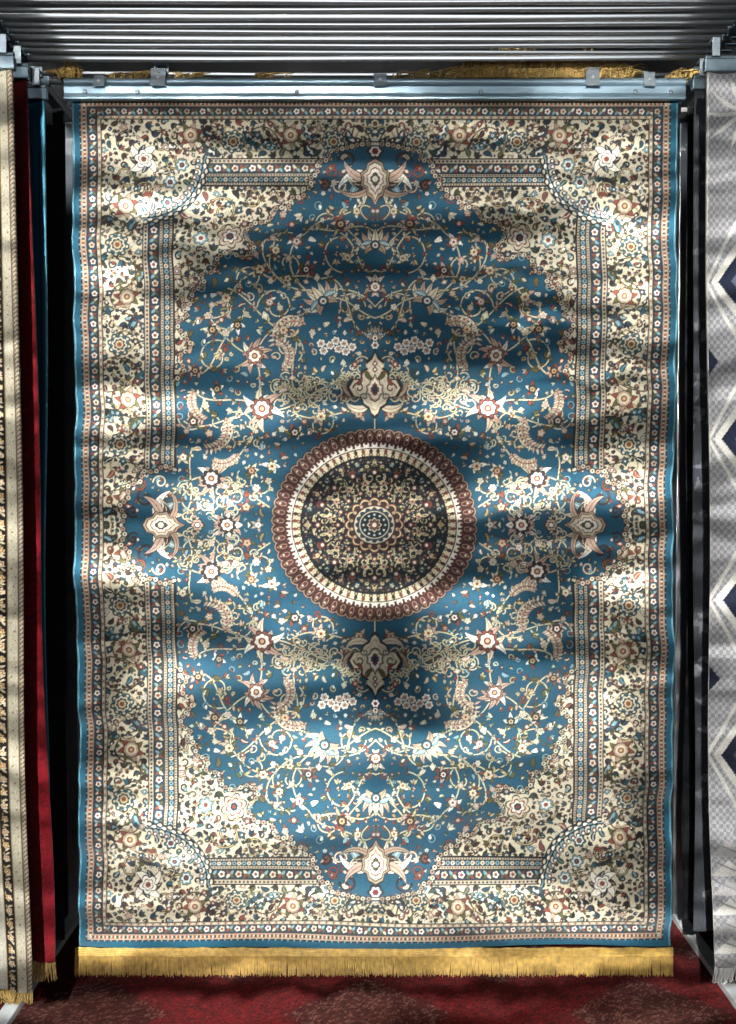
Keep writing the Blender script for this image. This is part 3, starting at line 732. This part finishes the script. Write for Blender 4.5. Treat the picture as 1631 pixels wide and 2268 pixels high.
cv = Canvas(420, 2050, 2., CREAM); cv.img[:] = S(160, 156, 140)
def vb(a, b, c): cv.img[:, (cv.x >= a) & (cv.x < b)] = c
vb(0, 10, S(110, 98, 82)); vb(10, 12, BROWN); vb(12, 30, S(146, 142, 126)); vb(30, 32, S(120, 104, 76)); vb(32, 56, DARK); vb(56, 59, S(150, 130, 92)); vb(59, 130, S(160, 158, 146)); vb(130, 160, DARK)
y = 6; k = 0
rl = random.Random(3)
while y < 2050:
    cv.leaf(1, y - 4, 10, 3., .9, S(144, 134, 116), 0, S(64, 54, 44), 1.4)
    if k % 3 == 0: cv.flower(44, y, 9, 5, rl.random() * 6, ((1., BROWN), (.85, S(164, 146, 106) if k % 2 else SAND), (.5, RUST), (.3, GOLD)))
    else:
        cv.leaf(36, y - 4, 14, 2.2, rl.uniform(-.9, .9), SAND, .8); cv.leaf(50, y + 6, 11, 2., rl.uniform(1.6, 3.), S(140, 120, 84), .8)
    if k % 2: cv.disc(20 + 5 * math.sin(k), y, 1.8, S(104, 92, 76))
    cv.flower(145, y, 13, 5, 0, ((1., DARK), (.8, CREAM), (.4, GOLD)))
    y += 10; k += 1
side_rug('cream rug with black patterned border hanging nearest on the far left', 'steel clamp rail at the top of the cream and black bordered rug', -.40, 150, 2196, 26, 68, -1, .55, cv, M['wool'], M['goldtop'], .035)
cv = Canvas(420, 2000, 5, S(90, 4, 15)); cv.img *= (1 + .2 * rng.standard_normal(cv.img.shape[:2] + (1,)).astype(np.float32)).clip(.5, 1.5)
side_rug('plain deep red velvet rug hanging behind the cream and black rug', 'steel clamp rail at the top of the deep red velvet rug', -.27, 172, 2130, 58, 119, -1, .6, cv, M['wool'], M['goldtop'], .06)
cv = Canvas(420, 2000, 4, S(16, 70, 96)); cv.img[:, (cv.x > 10) & (cv.x < 18)] = S(10, 34, 56); cv.img[:, :1] = S(80, 146, 170)
side_rug('narrow strip of plain blue rug showing behind the red rug', 'steel clamp rail at the top of the narrow blue rug', -.14, 218, 2110, 98, 106, -1, .6, cv, M['wool'])
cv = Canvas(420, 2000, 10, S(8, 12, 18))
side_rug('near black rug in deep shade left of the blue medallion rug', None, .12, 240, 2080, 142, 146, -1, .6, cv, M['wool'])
def damask(base, lite, seed):
    c = Canvas(400, 2050, 3, base); r = random.Random(seed)
    for _ in range(420):
        x, y = r.uniform(0, 400), r.uniform(0, 2050); a = r.uniform(0, 6.28)
        for s_ in (-1, 0, 1): c.leaf(x, y, r.uniform(14, 34), r.uniform(3, 7), a + s_ * .8, lite * r.uniform(.5, 1.1), s_ * .7)
    return c
side_rug('charcoal damask rug hanging just left of the grey geometric rug', 'steel clamp rail at the top of the charcoal damask rug', -.12, 196, 2060, 1540, 1538, 1, .6, damask(S(56, 60, 66), S(104, 108, 114), 4), M['wool'])
side_rug('plain black rug hanging between the charcoal damask rug and the blue medallion rug', None, .14, 236, 2030, 1526, 1516, 1, .6, damask(S(16, 18, 22), S(34, 36, 42), 5), M['wool'])
# grey geometric rug, nearest right
cv = Canvas(450, 2010, 2., S(146, 146, 148))
for j in range(cv.ny):
    hm = ((cv.x // 7).astype(int) + int(cv.y[j] // 9)) % 2 == 0
    cv.img[j, hm] = S(116, 117, 122)
    if int(cv.y[j] // 87) % 2: cv.img[j] *= .84
def dia(cx, cy, w, h, c): cv.poly([(cx - w, cy), (cx, cy - h), (cx + w, cy), (cx, cy + h)], c)
NB = S(22, 28, 44); WG = S(174, 172, 167)
hat = cv.img.copy()
for ox in (0, 152, 304):
    for k in range(10): cv.leaf(78 + ox, 96, 92, 4.5, k * PI / 5, S(166, 164, 160), 0)
    for k, cy in enumerate((464, 814, 1174, 1524)):
        dia(78 + ox, cy, 82, 166, WG)
        m_ = (np.abs(cv.X - 78 - ox) / 74 + np.abs(cv.Y - cy) / 150) < 1; cv.img[m_] = hat[m_]
        dia(78 + ox, cy, 68, 108, WG); dia(78 + ox, cy, 52, 80, NB); dia(78 + ox, cy, 26, 40, S(70, 74, 86))
        yy_ = cy + 177
        if k % 2 == 0: dia(2 + ox, yy_, 22, 30, NB)
        dia(78 + ox, yy_, 30, 46, S(96, 98, 106))
for k in range(7):
    y_ = 1720 + k * 44
    for ox in range(0, 450, 76):
        cv.poly([(ox, y_ + 38), (ox + 38, y_), (ox + 76, y_ + 38)], WG if k % 2 else S(140, 138, 138)); cv.stroke([(ox, y_), (ox + 76, y_ + 38)], 3., S(106, 106, 112))
cv.img[:, :1] = S(166, 164, 160)
side_rug('grey and white geometric rug with navy diamonds, nearest on the far right', 'steel clamp rail at the top of the grey geometric rug', -.36, 156, 2140, 1567, 1577, 1, .6, cv, M['wool'], M['whitefr'], .05)

# ------------------------------------------------------------------ setting
def sheet(name, p, m, kind='structure'):
    me = bpy.data.meshes.new(name); me.from_pydata(p, [], [(0, 1, 2, 3)]); me.update(); me.materials.append(m)
    return tag(link(bpy.data.objects.new(name, me)), kind=kind)
sheet('floor', [(-4, -4, 0), (4, -4, 0), (4, 2, 0), (-4, 2, 0)], M['floor'])
sheet('back_wall', [(-4, .95, 0), (4, .95, 0), (4, .95, 3.7), (-4, .95, 3.7)], M['wall'])
sheet('ceiling', [(-4, -.1, 3.55), (4, -.1, 3.55), (4, .95, 3.55), (-4, .95, 3.55)], M['ceiling'])
cp = Canvas(400, 160, .5, S(54, 12, 12))
for i in range(-1, 8):
    for j in range(-1, 4):
        for (ox, oy, w, h, c) in ((0, 0, 44, 38, S(98, 9, 12)), (0, 0, 25, 21, S(70, 19, 17)), (0, 0, 16, 13, S(78, 32, 26))):
            cx = 200 + (i - 3) * 84 + (42 if j % 2 else 0); cy = 88 + j * 38
            cp.poly([(cx - w, cy), (cx, cy - h), (cx + w, cy), (cx, cy + h)], c)
nz = rng.random(cp.img.shape[:2] + (1,)).astype(np.float32)
wob = np.sin(cp.X * .9 + 3 * np.sin(cp.Y * .4)) * np.sin(cp.Y * 1.3 + 2 * np.sin(cp.X * .35))
base_ = cp.img.copy()
for _ in range(8): cp.img = (cp.img + np.roll(cp.img, 1, 0) + np.roll(cp.img, -1, 0) + np.roll(cp.img, 2, 1) + np.roll(cp.img, -2, 1)) / 5
bl = base_[..., 1] > S(70, 19, 17)[1] * .9
cp.img = cp.img * (.5 + .9 * nz) * (1 + .28 * wob[..., None])
cp.img[(nz[..., 0] > .74) & bl & (wob > -.1)] = S(112, 76, 64); cp.img[(nz[..., 0] < .12)] = S(30, 9, 9); cp.img[(nz[..., 0] > .95) & ~bl & (wob > .2)] = S(110, 50, 42)
yy, xx = np.meshgrid(np.linspace(-1., .6, cp.ny), np.linspace(-2.2, 2.2, cp.nx), indexing='ij')
pp = np.stack([xx, yy, np.full_like(xx, .004)], -1)
tag(grid_object('floor_carpet', pp, cp.img, M['floor_pile']), 'dark red patterned carpet covering the floor under the hanging rugs', 'carpet')

# ------------------------------------------------------------------ light
w = bpy.data.worlds.new('World'); scene.world = w; w.use_nodes = True
w.node_tree.nodes['Background'].inputs[0].default_value = (.84, .94, 1., 1); w.node_tree.nodes['Background'].inputs[1].default_value = .028

LP = Vector((-.6, -5.6, 3.3))
ld = bpy.data.lights.new('dappled_daylight', 'POINT'); ld.energy = 1.; ld.shadow_soft_size = .015
lo = bpy.data.objects.new('dappled_daylight', ld); lo.location = LP; link(lo)
ld.use_nodes = True; N = ld.node_tree.nodes; L = ld.node_tree.links
em = N['Emission']
def math_(op, a, b=None, c=None):
    n = N.new('ShaderNodeMath'); n.operation = op
    for i, v_ in enumerate((a, b, c)):
        if v_ is None: continue
        if isinstance(v_, (int, float)): n.inputs[i].default_value = v_
        else: L.new(v_, n.inputs[i])
    return n.outputs[0]
geo = N.new('ShaderNodeNewGeometry'); sp = N.new('ShaderNodeSeparateXYZ'); L.new(geo.outputs['Incoming'], sp.inputs[0])
gx = math_('MULTIPLY_ADD', math_('DIVIDE', sp.outputs[0], sp.outputs[1]), -LP.y, LP.x)
gz = math_('MULTIPLY_ADD', math_('DIVIDE', sp.outputs[2], sp.outputs[1]), -LP.y, LP.z)
cb = N.new('ShaderNodeCombineXYZ'); L.new(gx, cb.inputs[0]); L.new(gz, cb.inputs[2])
nz_ = N.new('ShaderNodeTexNoise'); nz_.inputs['Scale'].default_value = 8.; nz_.inputs['Detail'].default_value = 4
L.new(cb.outputs[0], nz_.inputs['Vector'])
dv = N.new('ShaderNodeVectorMath'); dv.operation = 'SUBTRACT'; L.new(nz_.outputs['Color'], dv.inputs[0]); dv.inputs[1].default_value = (.5, .5, .5)
ad = N.new('ShaderNodeVectorMath'); ad.operation = 'MULTIPLY_ADD'; L.new(dv.outputs[0], ad.inputs[0]); ad.inputs[1].default_value = (.2, 0, .13); L.new(cb.outputs[0], ad.inputs[2])
pos_n = ad.outputs[0]
def streaks(sc, lo_, hi_, det):
    mp = N.new('ShaderNodeMapping'); mp.inputs['Scale'].default_value = sc; L.new(pos_n, mp.inputs[0])
    bn = N.new('ShaderNodeTexNoise'); bn.inputs['Scale'].default_value = 1.; bn.inputs['Detail'].default_value = det; L.new(mp.outputs[0], bn.inputs['Vector'])
    b_ = N.new('ShaderNodeMapRange'); b_.interpolation_type = 'SMOOTHSTEP'
    b_.inputs[1].default_value = lo_; b_.inputs[2].default_value = hi_; b_.inputs[3].default_value = .0; b_.inputs[4].default_value = 1.
    L.new(bn.outputs['Fac'], b_.inputs[0]); return b_.outputs[0]
bands = streaks((.9, 1, 10.), .43, .58, 3)
fine = streaks((1.4, 1, 24.), .4, .6, 2)
def gauss(px, py, rx, ry):
    c = P(px, py); sx = F_PX / DIST / rx; sz = F_PX / DIST / ry
    v_ = N.new('ShaderNodeVectorMath'); v_.operation = 'MULTIPLY_ADD'; L.new(pos_n, v_.inputs[0])
    v_.inputs[1].default_value = (sx, 0, sz); v_.inputs[2].default_value = (-c.x * sx, 0, -c.z * sz)
    d = N.new('ShaderNodeVectorMath'); d.operation = 'DOT_PRODUCT'; L.new(v_.outputs[0], d.inputs[0]); L.new(v_.outputs[0], d.inputs[1])
    return math_('POWER', .3679, d.outputs['Value'])
patches = [(300, 450, 150, 26, 1.4), (250, 610, 130, 28, 1.2), (310, 890, 130, 36, 1.9), (560, 920, 90, 40, 1.), (500, 1110, 120, 38, 1.1), (560, 1290, 120, 38, 1.2), (1390, 500, 110, 34, 1.4),
           (1400, 640, 80, 32, 1.), (1060, 890, 100, 36, 1.), (1160, 1080, 120, 42, 1.3), (1390, 1090, 90, 46, 1.3), (1390, 1300, 80, 42, 1.4), (1040, 1340, 100, 34, 1.2), (690, 1390, 120, 30, 1.),
           (700, 1640, 300, 32, 1.1), (430, 1480, 90, 42, 1.), (1330, 1560, 90, 50, 1.1), (820, 1780, 460, 60, .6), (800, 2010, 800, 130, .45), (280, 1260, 90, 36, 1.), (1240, 360, 200, 32, .5), (300, 1780, 140, 56, .5), (823, 1700, 600, 330, .46),
           (60, 1000, 75, 1100, .28), (1620, 1100, 70, 1200, .2)]
acc = math_('MULTIPLY_ADD', bands, .62, .11)
for px, py, rx, ry, s in patches: acc = math_('MULTIPLY_ADD', gauss(px, py, rx, ry), s, acc)
acc = math_('MULTIPLY', acc, math_('MULTIPLY_ADD', fine, .55, .7))
for px, py, rx, ry, s in [(860, 1460, 115, 115, 1.), (850, 1500, 70, 90, .8), (920, 1570, 85, 60, .97), (800, 1400, 70, 40, .6), (240, 1510, 70, 130, .85), (1430, 1800, 70, 210, .88), (1410, 1400, 60, 50, .7), (823, 600, 430, 230, .72), (823, 250, 900, 80, .5), (240, 1700, 50, 80, .6), (960, 1000, 110, 60, .75), (700, 1010, 90, 40, .55), (420, 1390, 70, 30, .6), (1240, 1440, 70, 40, .55)]:
    acc = math_('MULTIPLY', acc, math_('MAXIMUM', math_('MULTIPLY_ADD', gauss(px, py, rx, ry), -s, 1.), .02))
acc = math_('MINIMUM', math_('POWER', acc, 1.2), 2.1)
em.inputs['Color'].default_value = (1., .975, .92, 1)
L.new(math_('MULTIPLY', acc, 4000.), em.inputs['Strength'])

def area(name, loc, tgt, sx, sy, e, c, spread=180):
    d = bpy.data.lights.new(name, 'AREA'); d.shape = 'RECTANGLE'; d.size = sx; d.size_y = sy; d.energy = e; d.color = c; d.spread = math.radians(spread)
    o = bpy.data.objects.new(name, d); o.location = loc; o.rotation_euler = (Vector(tgt) - Vector(loc)).to_track_quat('-Z', 'Y').to_euler(); link(o)
area('front_fill', (-.8, -5.4, 3.2), (0, 0, 2.9), 5., 1.2, 5., (.84, .95, 1.))  # added fill lamp, brightens the clamp rail from the front
area('low_fill', (.1, -1.6, .08), (0, 0, .7), 2.4, .3, 3.4, (.97, 1., 1.), 120)  # lamp added near the floor to lighten the lower rug
area('rail_highlight_fill', (-.4, -4.6, 5.3), (0, 0, 3.4), 5., 1.5, 17, (.95, .98, 1.), 70)  # unseen lamp added to give the steel rails bright reflections

# ------------------------------------------------------------------ camera
cd = bpy.data.cameras.new('camera'); cam = bpy.data.objects.new('camera', cd); link(cam)
cam.location = (0, -DIST, CAMZ); cam.rotation_euler = (PI / 2 - PITCH, 0, 0)
cd.sensor_fit = 'HORIZONTAL'; cd.sensor_width = 36; cd.lens = 36 * F_PX / (2 * CX); cd.clip_start = .05; cd.clip_end = 100
scene.camera = cam
scene.view_settings.view_transform = 'Standard'; scene.view_settings.look = 'None'; scene.view_settings.exposure = 0
